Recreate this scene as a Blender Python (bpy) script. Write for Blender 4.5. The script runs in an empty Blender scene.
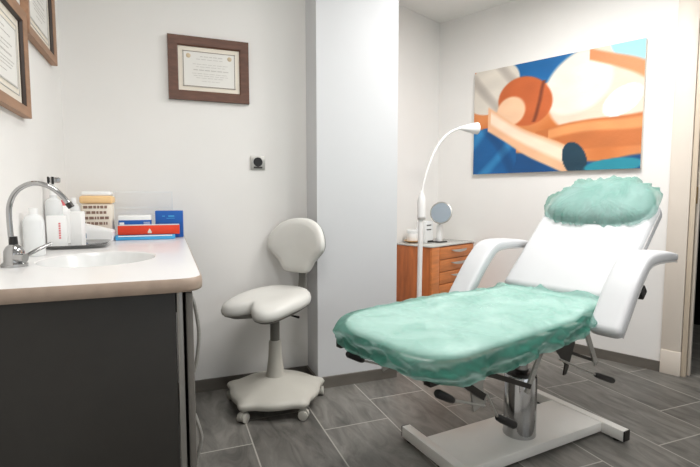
import bpy, bmesh, math, random
from mathutils import Vector, Matrix, noise
random.seed(4)
S = bpy.context.scene
COL = S.collection
PI = math.pi
def R(a): return math.radians(a)

# ------------------------------------------------------------------ materials
def lin(c): return tuple(((v/255)/12.92 if v/255 <= .04045 else ((v/255+.055)/1.055)**2.4) for v in c)
def mat(name, rgb, rough=.5, metal=0., var=.05, nscale=8., bump=0., bscale=60., stretch=(1,1,1), coat=0., emit=None, alpha=1., spec=.5, trans=0.):
    m = bpy.data.materials.new(name); m.use_nodes = True
    nt = m.node_tree; b = nt.nodes['Principled BSDF']; c = lin(rgb)
    tc = nt.nodes.new('ShaderNodeTexCoord'); mp = nt.nodes.new('ShaderNodeMapping')
    mp.inputs['Scale'].default_value = stretch
    nt.links.new(tc.outputs['Object'], mp.inputs['Vector'])
    nz = nt.nodes.new('ShaderNodeTexNoise'); nz.inputs['Scale'].default_value = nscale; nz.inputs['Detail'].default_value = 6
    nt.links.new(mp.outputs[0], nz.inputs['Vector'])
    cr = nt.nodes.new('ShaderNodeValToRGB')
    cr.color_ramp.elements[0].position = .3; cr.color_ramp.elements[1].position = .7
    cr.color_ramp.elements[0].color = (*[max(0, v*(1-var)) for v in c], 1)
    cr.color_ramp.elements[1].color = (*[min(1, v*(1+var)) for v in c], 1)
    nt.links.new(nz.outputs['Fac'], cr.inputs['Fac']); nt.links.new(cr.outputs['Color'], b.inputs['Base Color'])
    b.inputs['Roughness'].default_value = rough; b.inputs['Metallic'].default_value = metal
    b.inputs['Specular IOR Level'].default_value = spec
    b.inputs['Coat Weight'].default_value = coat; b.inputs['Alpha'].default_value = alpha
    b.inputs['Transmission Weight'].default_value = trans
    if emit: b.inputs['Emission Color'].default_value = (*emit[0], 1); b.inputs['Emission Strength'].default_value = emit[1]
    if bump:
        n2 = nt.nodes.new('ShaderNodeTexNoise'); n2.inputs['Scale'].default_value = bscale; n2.inputs['Detail'].default_value = 4
        nt.links.new(mp.outputs[0], n2.inputs['Vector'])
        bp = nt.nodes.new('ShaderNodeBump'); bp.inputs['Strength'].default_value = bump; bp.inputs['Distance'].default_value = .01
        nt.links.new(n2.outputs['Fac'], bp.inputs['Height']); nt.links.new(bp.outputs['Normal'], b.inputs['Normal'])
    return m

M = {}
M['wall'] = mat('wall_paint', (238,236,233), .75, var=.012, nscale=3, bump=.04, bscale=180)
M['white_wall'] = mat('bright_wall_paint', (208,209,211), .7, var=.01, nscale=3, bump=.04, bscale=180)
M['ceil'] = mat('ceiling_paint', (238,237,234), .9, var=.01)
M['base'] = mat('baseboard_tile', (104,99,92), .45, var=.15, nscale=5, stretch=(1,1,4))
M['trim'] = mat('door_trim_paint', (226,216,204), .4, var=.01)
M['jamb'] = mat('door_jamb_paint', (205,190,170), .4, var=.02)
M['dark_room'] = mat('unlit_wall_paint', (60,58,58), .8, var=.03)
M['white_metal'] = mat('white_powder_coat', (236,234,229), .35, var=.02, coat=.2)
M['lamp_white'] = mat('white_lacquer', (238,237,235), .35, var=.01, coat=.2)
M['vinyl'] = mat('white_vinyl', (200,201,203), .42, var=.012, bump=.05, bscale=400)
M['vinyl_seam'] = mat('grey_piping', (176,174,172), .5, var=.03)
M['stool'] = mat('grey_white_vinyl', (217,216,211), .45, var=.02, bump=.05, bscale=300)
M['stool_shell'] = mat('grey_plastic', (120,118,112), .5, var=.03)
M['stool_plastic'] = mat('stool_plastic', (190,187,178), .45, var=.02)
M['chrome'] = mat('chrome', (182,182,182), .12, 1., var=.03)
M['steel'] = mat('brushed_steel', (188,186,181), .38, .65, var=.08, nscale=30, stretch=(1,1,8))
M['dark_steel'] = mat('dark_steel', (70,68,66), .35, .9, var=.08)
M['black'] = mat('black_plastic', (22,21,21), .4, var=.1)
M['rubber'] = mat('dark_rubber', (48,46,44), .7, var=.1)
M['counter_side'] = mat('dark_grey_laminate', (46,43,39), .5, var=.05, nscale=20)
M['alu'] = mat('aluminium_edge', (150,147,142), .35, .6, var=.04)
M['door_grey'] = mat('door_edge_grey', (112,108,102), .45, var=.04)
M['worktop'] = mat('white_solid_surface', (230,229,228), .3, var=.01, coat=.15)
M['edge'] = mat('beige_edge_band', (172,152,136), .45, var=.08, nscale=30)
M['basin'] = mat('basin_white', (224,225,224), .25, var=.01, coat=.3)
M['oak'] = mat('light_oak', (158,120,92), .5, var=.16, nscale=7, stretch=(1,6,6))
M['walnut'] = mat('dark_walnut', (98,63,46), .45, var=.22, nscale=8, stretch=(2,9,9))
M['lip'] = mat('dark_frame_lip', (52,38,30), .5, var=.1)
M['paper'] = mat('certificate_paper', (233,231,226), .8, var=.015)
M['mount'] = mat('cream_mount', (236,228,214), .8, var=.01)
M['ink'] = mat('grey_ink', (205,202,197), .8, var=.05)
M['ink_dark'] = mat('brown_ink', (150,138,128), .8, var=.05)
M['seal'] = mat('tan_seal', (205,186,156), .6, var=.1)
M['cherry'] = mat('cherry_veneer', (186,104,52), .4, var=.22, nscale=5, stretch=(7,7,1), coat=.15)
M['cherry_front'] = mat('cherry_drawer_veneer', (200,120,62), .4, var=.18, nscale=6, stretch=(1,6,7), coat=.15)
M['plinth_brown'] = mat('dark_brown_plinth', (84,44,24), .7, var=.1)  # dark brown colour of the drawer cabinet's plinth
M['glass_top'] = mat('grey_glass_sheet', (196,196,190), .1, var=.01)
M['mirror'] = mat('mirror_glass', (205,222,235), .05, 1., var=.01)
M['wht'] = mat('white_plastic', (246,246,245), .4, var=.01)
M['frost'] = mat('frosted_plastic', (244,246,246), .4, var=.01, alpha=.8, spec=.3)
M['clear'] = mat('clear_acrylic', (240,247,250), .4, var=.01, alpha=.02, spec=.1)
M['pink'] = mat('pink_print', (226,120,124), .6, var=.03)
M['blueprint'] = mat('grey_blue_print', (92,124,158), .5, var=.05)
M['blue'] = mat('blue_carton', (18,92,178), .5, var=.06)
M['navy'] = mat('navy_carton', (12,66,140), .5, var=.06)
M['red'] = mat('red_carton', (226,62,30), .5, var=.05)
M['cyan'] = mat('light_blue_carton', (70,166,220), .5, var=.08)
M['orange'] = mat('orange_lid', (246,206,150), .5, var=.03)
M['brown_print'] = mat('brown_print', (140,112,98), .6, var=.1)
M['tan'] = mat('tan_wood', (206,170,130), .5, var=.1)
M['lens'] = mat('lamp_lens', (190,198,206), .2, var=.02)
M['brass'] = mat('brass', (150,120,70), .4, .8, var=.05)

def floor_mat():
    m = bpy.data.materials.new('slate_floor_tiles'); m.use_nodes = True
    nt = m.node_tree; b = nt.nodes['Principled BSDF']; L = nt.links.new
    tc = nt.nodes.new('ShaderNodeTexCoord'); mp = nt.nodes.new('ShaderNodeMapping')
    mp.inputs['Rotation'].default_value = (0,0,R(90))
    mp.inputs['Location'].default_value = (FLOOR_OFF[0], FLOOR_OFF[1], 0)
    L(tc.outputs['Object'], mp.inputs['Vector'])
    br = nt.nodes.new('ShaderNodeTexBrick')
    br.inputs['Scale'].default_value = 1; br.inputs['Brick Width'].default_value = .67; br.inputs['Row Height'].default_value = .335
    br.inputs['Mortar Size'].default_value = .0035; br.inputs['Mortar Smooth'].default_value = .2; br.offset = .657
    br.inputs['Color1'].default_value = (.8,.8,.8,1); br.inputs['Color2'].default_value = (1.15,1.15,1.15,1); br.inputs['Mortar'].default_value = (1,1,1,1)
    L(mp.outputs[0], br.inputs['Vector'])
    # slate veining: streaked noise, shifted per tile
    sc = nt.nodes.new('ShaderNodeVectorMath'); sc.operation = 'MULTIPLY_ADD'
    sc.inputs[1].default_value = (1.6,5.5,1)
    L(mp.outputs[0], sc.inputs[0])
    rot = nt.nodes.new('ShaderNodeVectorMath'); rot.operation = 'SCALE'; rot.inputs[3].default_value = 7
    L(br.outputs['Color'], rot.inputs[0]); L(rot.outputs[0], sc.inputs[2])
    n1 = nt.nodes.new('ShaderNodeTexNoise'); n1.inputs['Scale'].default_value = 2.2; n1.inputs['Detail'].default_value = 9; n1.inputs['Roughness'].default_value = .62; n1.inputs['Distortion'].default_value = 1.2
    L(sc.outputs[0], n1.inputs['Vector'])
    cr = nt.nodes.new('ShaderNodeValToRGB')
    e = cr.color_ramp.elements; e[0].position = .28; e[1].position = .75
    e[0].color = (*lin((84,82,78)),1); e[1].color = (*lin((142,139,133)),1)
    L(n1.outputs['Fac'], cr.inputs['Fac'])
    mu = nt.nodes.new('ShaderNodeMixRGB'); mu.blend_type = 'MULTIPLY'; mu.inputs[0].default_value = 1
    L(cr.outputs['Color'], mu.inputs[1]); L(br.outputs['Color'], mu.inputs[2])
    mx = nt.nodes.new('ShaderNodeMixRGB'); mx.inputs[2].default_value = (*lin((168,165,158)),1)
    L(br.outputs['Fac'], mx.inputs[0]); L(mu.outputs[0], mx.inputs[1]); L(mx.outputs[0], b.inputs['Base Color'])
    b.inputs['Roughness'].default_value = .42
    bp = nt.nodes.new('ShaderNodeBump'); bp.inputs['Strength'].default_value = .12; bp.inputs['Distance'].default_value = .004
    L(n1.outputs['Fac'], bp.inputs['Height']); L(bp.outputs['Normal'], b.inputs['Normal'])
    return m
FLOOR_OFF = (1.59, .01)

def cover_mat(name, rgb, transp):
    m = mat(name, rgb, .75, var=.05, nscale=14, bump=.25, bscale=38)
    nt = m.node_tree; b = nt.nodes['Principled BSDF']; out = nt.nodes['Material Output']
    tl = nt.nodes.new('ShaderNodeBsdfTranslucent'); tl.inputs['Color'].default_value = (.86,.985,.96,1)
    a = nt.nodes.new('ShaderNodeMixShader'); a.inputs[0].default_value = transp
    nt.links.new(b.outputs[0], a.inputs[1]); nt.links.new(tl.outputs[0], a.inputs[2])
    tr = nt.nodes.new('ShaderNodeBsdfTransparent'); tr.inputs['Color'].default_value = (.87,.97,.95,1)
    c = nt.nodes.new('ShaderNodeMixShader'); c.inputs[0].default_value = .46
    # wrinkle shading put into the see-through amount: cloudy patches plus sharp darker fold lines
    tc = nt.nodes.new('ShaderNodeTexCoord'); n1 = nt.nodes.new('ShaderNodeTexNoise'); n1.inputs['Scale'].default_value = 4.5; n1.inputs['Detail'].default_value = 3; n1.inputs['Distortion'].default_value = .9
    nt.links.new(tc.outputs['Object'], n1.inputs['Vector'])
    sb = nt.nodes.new('ShaderNodeMath'); sb.operation = 'SUBTRACT'; sb.inputs[1].default_value = .5; nt.links.new(n1.outputs['Fac'], sb.inputs[0])
    ab = nt.nodes.new('ShaderNodeMath'); ab.operation = 'ABSOLUTE'; nt.links.new(sb.outputs[0], ab.inputs[0])
    mr_ = nt.nodes.new('ShaderNodeMapRange'); mr_.inputs['From Max'].default_value = .035; mr_.inputs['To Min'].default_value = -.12; mr_.inputs['To Max'].default_value = 0; nt.links.new(ab.outputs[0], mr_.inputs['Value'])
    n2_ = nt.nodes.new('ShaderNodeTexNoise'); n2_.inputs['Scale'].default_value = 7; n2_.inputs['Detail'].default_value = 4; nt.links.new(tc.outputs['Object'], n2_.inputs['Vector'])
    m2 = nt.nodes.new('ShaderNodeMapRange'); m2.inputs['From Min'].default_value = .3; m2.inputs['From Max'].default_value = .7; m2.inputs['To Min'].default_value = .36; m2.inputs['To Max'].default_value = .58; nt.links.new(n2_.outputs['Fac'], m2.inputs['Value'])
    ad = nt.nodes.new('ShaderNodeMath'); nt.links.new(mr_.outputs[0], ad.inputs[0]); nt.links.new(m2.outputs[0], ad.inputs[1]); nt.links.new(ad.outputs[0], c.inputs[0])
    nt.links.new(a.outputs[0], c.inputs[1]); nt.links.new(tr.outputs[0], c.inputs[2]); nt.links.new(c.outputs[0], out.inputs['Surface'])
    return m
M['cover'] = cover_mat('mint_nonwoven_fabric', (14,126,106), .40)

# ------------------------------------------------------------------ mesh helpers
class MB:
    def __init__(s): s.bm = bmesh.new()
    def _xf(s, verts, mx):
        for v in verts: v.co = mx @ v.co
    def box(s, c, size, bev=0., seg=2, mx=None, rot=None):
        r = bmesh.ops.create_cube(s.bm, size=1.); vs = r['verts']
        for v in vs: v.co = Vector((v.co.x*size[0], v.co.y*size[1], v.co.z*size[2]))
        if bev > 0:
            es = list({e for v in vs for e in v.link_edges})
            rr = bmesh.ops.bevel(s.bm, geom=es, offset=bev, segments=seg, affect='EDGES', profile=.5, clamp_overlap=True)
            vs = list({v for f in rr['faces'] for v in f.verts} | {v for v in vs if v.is_valid})
            # flood to every connected vertex
            st = list(vs); seen = set(vs)
            while st:
                v = st.pop()
                for e in v.link_edges:
                    o = e.other_vert(v)
                    if o not in seen: seen.add(o); st.append(o)
            vs = list(seen)
        T = Matrix.Translation(Vector(c)) @ (rot if rot is not None else Matrix.Identity(4))
        if mx is not None: T = mx @ T
        s._xf(vs, T); return vs
    def tube(s, pts, r, seg=12, cap=True, closed=False):
        pts = [Vector(p) for p in pts]; n = len(pts)
        rs = r if isinstance(r, (list, tuple)) else [r]*n
        rings = []; prev = None
        for i, p in enumerate(pts):
            a = pts[(i-1) % n] if (closed or i > 0) else p; b = pts[(i+1) % n] if (closed or i < n-1) else p
            t = (b-a).normalized()
            if prev is None:
                up = Vector((0,0,1)) if abs(t.z) < .9 else Vector((1,0,0))
                x = t.cross(up).normalized()
            else: x = (prev - t*prev.dot(t)).normalized()
            prev = x; y = t.cross(x)
            rings.append([s.bm.verts.new(p + (x*math.cos(k*2*PI/seg) + y*math.sin(k*2*PI/seg))*rs[i]) for k in range(seg)])
        m = n if closed else n-1
        for i in range(m):
            A = rings[i]; Bn = rings[(i+1) % n]
            for k in range(seg): s.bm.faces.new((A[k], A[(k+1)%seg], Bn[(k+1)%seg], Bn[k]))
        if cap and not closed:
            s.bm.faces.new(rings[0][::-1]); s.bm.faces.new(rings[-1])
    def cyl(s, a, b, r0, r1=None, seg=24): s.tube([a, b], [r0, r0 if r1 is None else r1], seg)
    def lathe(s, prof, c=(0,0,0), seg=32, mx=None):
        c = Vector(c); rings = []
        for r, z in prof:
            ring = []
            for k in range(seg):
                p = Vector((r*math.cos(k*2*PI/seg), r*math.sin(k*2*PI/seg), z))
                p = (mx @ p if mx is not None else p) + c
                ring.append(s.bm.verts.new(p))
            rings.append(ring)
        for i in range(len(rings)-1):
            for k in range(seg): s.bm.faces.new((rings[i][k], rings[i][(k+1)%seg], rings[i+1][(k+1)%seg], rings[i+1][k]))
        if prof[0][0] > 1e-5: s.bm.faces.new(rings[0][::-1])
        if prof[-1][0] > 1e-5: s.bm.faces.new(rings[-1])
    def rings(s, rr, closed=True, cap0=False, cap1=False):
        vs = [[s.bm.verts.new(Vector(p)) for p in ring] for ring in rr]
        n = len(vs[0])
        for i in range(len(vs)-1):
            for k in range(n if closed else n-1):
                s.bm.faces.new((vs[i][k], vs[i][(k+1)%n], vs[i+1][(k+1)%n], vs[i+1][k]))
        if cap0: s.bm.faces.new(vs[0][::-1])
        if cap1: s.bm.faces.new(vs[-1])
        return vs
    def poly(s, pts): s.bm.faces.new([s.bm.verts.new(Vector(p)) for p in pts])
    def prism(s, pts, off):
        off = Vector(off); a = [s.bm.verts.new(Vector(p)) for p in pts]; b = [s.bm.verts.new(Vector(p)+off) for p in pts]
        n = len(a); s.bm.faces.new(a[::-1]); s.bm.faces.new(b)
        for k in range(n): s.bm.faces.new((a[k], a[(k+1)%n], b[(k+1)%n], b[k]))
    def build(s, name, material, parent=None, smooth=35, loc=None, rotz=0.):
        bmesh.ops.remove_doubles(s.bm, verts=s.bm.verts, dist=1e-5)
        bmesh.ops.dissolve_degenerate(s.bm, dist=1e-6, edges=s.bm.edges)
        bmesh.ops.recalc_face_normals(s.bm, faces=s.bm.faces)
        me = bpy.data.meshes.new(name)
        if smooth:
            for f in s.bm.faces: f.smooth = True
            for e in s.bm.edges:
                if len(e.link_faces) == 2 and e.calc_face_angle(0) > R(smooth): e.smooth = False
        s.bm.to_mesh(me); s.bm.free()
        me.materials.append(material)
        o = bpy.data.objects.new(name, me); COL.objects.link(o)
        if parent is not None: o.parent = parent
        if loc is not None: o.location = loc
        o.rotation_euler.z = rotz
        return o

def tag(o, label, cat, group=None):
    o['label'] = label; o['category'] = cat
    if group: o['group'] = group
    return o
def thing(name, label, cat, loc=(0,0,0), rz=0., group=None):
    o = bpy.data.objects.new(name, None); COL.objects.link(o)
    o.location = loc; o.rotation_euler.z = rz; o.empty_display_size = .05
    return tag(o, label, cat, group)
def struct(name, mb, m, parent=None, smooth=35):
    o = mb.build(name, m, parent, smooth)
    if parent is None: o['kind'] = 'structure'
    return o
def bar(mb, a, b, w, t, wdir):
    """flat bar from a to b, width w across wdir-perp, thickness t along wdir"""
    a = Vector(a); b = Vector(b); d = (b-a).normalized(); n = Vector(wdir).normalized(); x = d.cross(n).normalized()
    rr = []
    for p in (a, b): rr.append([p + x*w/2 + n*t/2, p - x*w/2 + n*t/2, p - x*w/2 - n*t/2, p + x*w/2 - n*t/2])
    mb.rings(rr, True, True, True)
def smooth_path(pts, sub=6):
    P = [Vector(p) for p in pts]; out = []
    for i in range(len(P)-1):
        p0 = P[max(i-1,0)]; p1 = P[i]; p2 = P[i+1]; p3 = P[min(i+2,len(P)-1)]
        for k in range(sub):
            t = k/sub
            out.append(.5*((2*p1) + (p2-p0)*t + (2*p0-5*p1+4*p2-p3)*t*t + (3*p1-p0-3*p2+p3)*t**3))
    out.append(P[-1]); return out

# ------------------------------------------------------------------ setting
H = 2.56; XL = -.472; YB = 2.706; YF = -2.6
A24 = R(24); P0 = Vector((2.874,1.970,0)); N = Vector((math.cos(A24), math.sin(A24), 0)); D = Vector((-math.sin(A24), math.cos(A24), 0))
def wp(n, d, z=0.): return P0 + N*n + D*d + Vector((0,0,z))
DC = 1.692
corner = wp(0, DC)
def wall_prism(mb, a, b, thick_dir, z0, z1, th=.1):
    a = Vector(a); b = Vector(b); t = Vector(thick_dir).normalized()*th
    mb.prism([(a.x,a.y,z0),(b.x,b.y,z0),(b.x+t.x,b.y+t.y,z0),(a.x+t.x,a.y+t.y,z0)], (0,0,z1-z0))
pF = P0 - D*((P0.y-YF)/D.y)          # right wall meets the wall behind the camera

mb = MB(); mb.box((2.6,.5,-.05),(6.8,6.6,.1)); fl = struct('floor', mb, floor_mat())
mb = MB(); mb.box((2.6,.5,H+.05),(6.8,6.6,.1)); struct('ceiling', mb, M['ceil'])
mb = MB(); wall_prism(mb, (XL,YF-.1), (XL,YB+.1), (-1,0,0), 0, H); struct('wall_left', mb, M['wall'])
mb = MB(); wall_prism(mb, (XL,YB), (.80,YB), (0,1,0), 0, H); struct('wall_back', mb, M['wall'])
PX0, PX1, PY = .777, 1.276, 2.5
mb = MB(); mb.box(((PX0+PX1)/2,(PY+3.2)/2,H/2),(PX1-PX0,3.2-PY,H)); struct('wall_pillar', mb, M['white_wall'])
al = corner - N*1.05
mb = MB(); wall_prism(mb, (al.x,al.y), (corner.x+N.x*.1,corner.y+N.y*.1), (D.x,D.y,0), 0, H); struct('wall_alcove', mb, M['wall'])
# right wall with door opening
dJ0, dJ1, dTop = -.135, -.98, 2.13
mb = MB()
for a, b, z0, z1 in ((DC, dJ0, 0, H), (dJ1, (pF-P0).dot(D)-.1, 0, H), (dJ0, dJ1, dTop, H)):
    wall_prism(mb, wp(0,a), wp(0,b), N, z0, z1, .12)
struct('wall_right', mb, M['wall'])
# wall behind the camera with a wide window opening
wx0, wx1, wz0, wz1 = -.1, 3.6, .75, 2.35
mb = MB()
mb.box(((XL+wx0)/2-.05, YF-.06, H/2),(wx0-XL+.1,.12,H)); mb.box(((wx1+pF.x)/2, YF-.06, H/2),(pF.x-wx1+.1,.12,H))
mb.box(((wx0+wx1)/2, YF-.06, wz0/2),(wx1-wx0,.12,wz0)); mb.box(((wx0+wx1)/2, YF-.06, (wz1+H)/2),(wx1-wx0,.12,H-wz1))
struct('wall_front', mb, M['wall'])
mb = MB()
for x in (wx0+.03, (wx0+wx1)/2, wx1-.03): mb.box((x, YF-.06, (wz0+wz1)/2),(.06,.07,wz1-wz0))
for z in (wz0+.03, wz1-.03): mb.box(((wx0+wx1)/2, YF-.06, z),(wx1-wx0,.07,.06))
struct('window_1', mb, M['lamp_white'])
# baseboards
bh, bt = .065, .012
mb = MB(); mb.box(((XL+PX0)/2, YB-bt/2, bh/2),(PX0-XL,bt,bh)); mb.box(((XL+PX0)/2, YB-bt/2, bh+.001),(PX0-XL,bt,.003)); struct('baseboard_back', mb, M['base'])
mb = MB(); mb.box((PX0-bt/2, (PY+YB)/2-bt/2, bh/2),(bt,YB-PY,bh)); struct('baseboard_pillar_side', mb, M['base'])
mb = MB(); mb.box(((PX0+PX1)/2, PY-bt/2, bh/2),(PX1-PX0+.002,bt,bh)); struct('baseboard_pillar_front', mb, M['base'])
mb = MB(); wall_prism(mb, wp(-bt,DC), wp(-bt,.0), N, 0, bh, bt); struct('baseboard_right', mb, M['base'])
mb = MB(); wall_prism(mb, al-D*bt, corner-D*bt, D, 0, bh, bt); struct('baseboard_alcove', mb, M['base'])
# door frame in the right wall
dr = bpy.data.objects.new('door_1', None); COL.objects.link(dr); dr['kind'] = 'structure'; dr.location = wp(0,(dJ0+dJ1)/2); dr.rotation_euler.z = A24
dl = (dJ0+dJ1)/2
def dbox(name, n0, n1, d0, d1, z0, z1, m, bev=.003):
    b = MB(); b.box(((n0+n1)/2,(d0+d1)/2-dl,(z0+z1)/2),(abs(n1-n0),abs(d1-d0),abs(z1-z0)), bev); return b.build(name, m, dr)
dbox('casing', -.018, .0, 0., -.105, .15, dTop+.38, M['trim'])
dbox('plinth_block', -.024, .0, 0.0, -.107, 0, .15, M['trim'])
dbox('casing', -.018, .0, dJ1-.12, dJ1-.01, 0, dTop+.38, M['trim'])
dbox('casing', -.018, .0, -.105, dJ1-.01, dTop-.0, dTop+.38, M['trim'])
dbox('jamb', -.012, .12, -.108, -.135, 0, dTop, M['jamb'])
dbox('door_stop', .03, .07, -.133, -.148, 0, dTop-.015, M['trim'])
dbox('jamb', -.012, .12, dJ1, dJ1-.012, 0, dTop, M['jamb'])
dbox('head_jamb', -.012, .12, -.135, dJ1, dTop-.02, dTop+.01, M['oak'])
for z in (1.06,): dbox('hinge', .0, .028, -.133, -.139, z, z+.1, M['brass'], .001)
# dark passage beyond the doorway
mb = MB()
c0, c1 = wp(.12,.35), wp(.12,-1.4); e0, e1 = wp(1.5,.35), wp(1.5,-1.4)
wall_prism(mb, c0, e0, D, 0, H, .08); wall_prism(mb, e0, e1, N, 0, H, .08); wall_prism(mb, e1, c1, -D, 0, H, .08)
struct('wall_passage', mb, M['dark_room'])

# ------------------------------------------------------------------ lights of the room
def ceiling_lamp(x, y, sx, sy, power, col, label):
    t = thing('ceiling_light', label, 'light', (x,y,H))
    b = MB()
    for dx, dy, w, h in ((0, sy/2+.012, sx+.048, .024), (0, -sy/2-.012, sx+.048, .024), (sx/2+.012, 0, .024, sy), (-sx/2-.012, 0, .024, sy)):
        b.box((dx,dy,-.012),(w,h,.024))
    b.build('frame', M['lamp_white'], t)
    b = MB(); b.box((0,0,-.004),(sx,sy,.006)); b.build('diffuser', M['wht'], t)
    l = bpy.data.lights.new('panel_light', 'AREA'); l.shape = 'RECTANGLE'; l.size = sx; l.size_y = sy; l.energy = power; l.color = col
    lo = bpy.data.objects.new('panel_light', l); COL.objects.link(lo); lo.parent = t; lo.location = (0,0,-.012)
    return t
ceiling_lamp(1.85, .55, .6, .6, 25, (1,.985,.965), 'square white ceiling light panel in front of the treatment bed')
ceiling_lamp(1.78, 1.78, .6, .6, 34, (1,.985,.965), 'square white ceiling light panel above the treatment bed')
ceiling_lamp(.30, 1.0, .6, .6, 15, (1,.985,.965), 'added unseen fill light panel above the camera beside the counter')  # fill panel added out of view to brighten the counter and left wall
l = bpy.data.lights.new('window_daylight', 'AREA'); l.shape = 'RECTANGLE'; l.size = wx1-wx0; l.size_y = wz1-wz0; l.energy = 6; l.color = (1,.95,.89)
lo = bpy.data.objects.new('window_daylight', l); COL.objects.link(lo); lo.location = ((wx0+wx1)/2, YF-.02, (wz0+wz1)/2); lo.rotation_euler = (R(90),0,0)
w = bpy.data.worlds.new('sky'); S.world = w; w.use_nodes = True
w.node_tree.nodes['Background'].inputs['Color'].default_value = (.8,.9,1,1); w.node_tree.nodes['Background'].inputs['Strength'].default_value = 1.0

# ------------------------------------------------------------------ framed pictures
def picture_frame(name, label, loc, rz, W, Hh, fw, dep, fm, group, seals=True):
    """local x along the wall, z up, front towards -y, back at y=0; origin at the lower centre"""
    t = thing(name, label, 'framed certificate', loc, rz, group)
    b = MB()
    o = [(-W/2,0),(W/2,0),(W/2,Hh),(-W/2,Hh)]; i = [(-W/2+fw,fw),(W/2-fw,fw),(W/2-fw,Hh-fw),(-W/2+fw,Hh-fw)]
    b.rings([[(x,-.001,z) for x,z in o], [(x,-dep+.004,z) for x,z in o], [(x*.994,-dep,z*.994+Hh*.003) for x,z in o], [(x,-dep+.004,z) for x,z in i], [(x,-.006,z) for x,z in i]])
    b.build('frame', fm, t, 20)
    b = MB(); k = .006
    j = [(-W/2+fw+k,fw+k),(W/2-fw-k,fw+k),(W/2-fw-k,Hh-fw-k),(-W/2+fw+k,Hh-fw-k)]
    b.rings([[(x,-dep+.006,z) for x,z in i],[(x,-.012,z) for x,z in j],[(x,-.006,z) for x,z in j]]); b.build('frame_lip', M['lip'] if not seals else M['walnut'], t, 20)
    b = MB(); b.box((0,-.005,Hh/2),(W-2*fw+.01,.004,Hh-2*fw+.01)); b.build('mount', M['mount'], t)
    g = .028 if seals else .05
    pw, ph = W-2*fw-2*g, Hh-2*fw-2*g
    b = MB(); b.box((0,-.0085,Hh/2),(pw,.002,ph)); p = b.build('certificate', M['paper'], t)
    b = MB()
    for s in (-1,1):
        b.box((s*(pw/2-.004),-.0102,Hh/2),(.0035,.0012,ph)); b.box((0,-.0102,Hh/2+s*(ph/2-.003)),(pw,.0012,.0035))
    if not seals:
        for s in (-1,1):
            b.box((s*(pw/2+.018),-.0082,Hh/2),(.003,.0022,ph+.036)); b.box((0,-.0082,Hh/2+s*(ph/2+.018)),(pw+.036,.0022,.003))
    b.build('border_line', M['ink_dark'] if seals else M['ink'], p)
    b = MB()
    rows = [(.36,.34,.004),(.28,.5,.003),(.14,.62,.0025),(.07,.5,.0025),(-.02,.6,.005),(-.12,.66,.0025),(-.18,.6,.0025),(-.24,.5,.0025),(-.33,.3,.002)]
    for z, wd, hh in rows:
        x = -wd*pw/2; rnd = random.Random(int(z*100)+7)
        while x < wd*pw/2:
            L = rnd.uniform(.012,.03); b.box((x+L/2,-.0101,Hh/2+z*ph),(L,.0008,hh)); x += L+.005
    b.build('lettering', M['ink'], p)
    if seals:
        for sx in (-1,1):
            b = MB(); b.lathe([(0,.0012),(.010,.0012),(.012,.0)], (sx*pw*.39,-.0095,Hh/2+ph*.36), 20, Matrix.Rotation(R(90),4,'X')); b.build('seal', M['seal'], p)
    return t
picture_frame('framed_certificate','dark walnut framed certificate hanging above the wall socket',(.232,YB,1.619),0,.421,.334,.045,.022,M['walnut'],'framed certificates')
def left_frame(y0,y1,z0,z1,label): picture_frame('framed_certificate',label,(XL,(y0+y1)/2,z0),R(90),y1-y0,z1-z0,.036,.026,M['oak'],'framed certificates',False)
left_frame(1.48,2.008,1.38,1.747,'light oak framed certificate on the left wall, lower and nearer the camera')
left_frame(2.035,2.50,1.69,2.08,'light oak framed certificate on the left wall, higher and close to the corner')

# wall socket
t = thing('wall_socket','square grey metal wall socket below the walnut framed certificate','socket',(.487,YB,1.295))
b = MB(); b.box((0,-.005,0),(.082,.009,.078),.003); b.build('cover_plate', M['steel'], t)
b = MB(); b.lathe([(0,.004),(.019,.004),(.024,.008),(.026,.0115),(.023,.0115)], (0,0,.004), 24, Matrix.Rotation(R(90),4,'X')); b.build('socket_well', M['black'], t)
b = MB(); b.box((0,-.0105,-.027),(.05,.003,.010),.001); b.build('switch_bar', M['dark_steel'], t)

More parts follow.
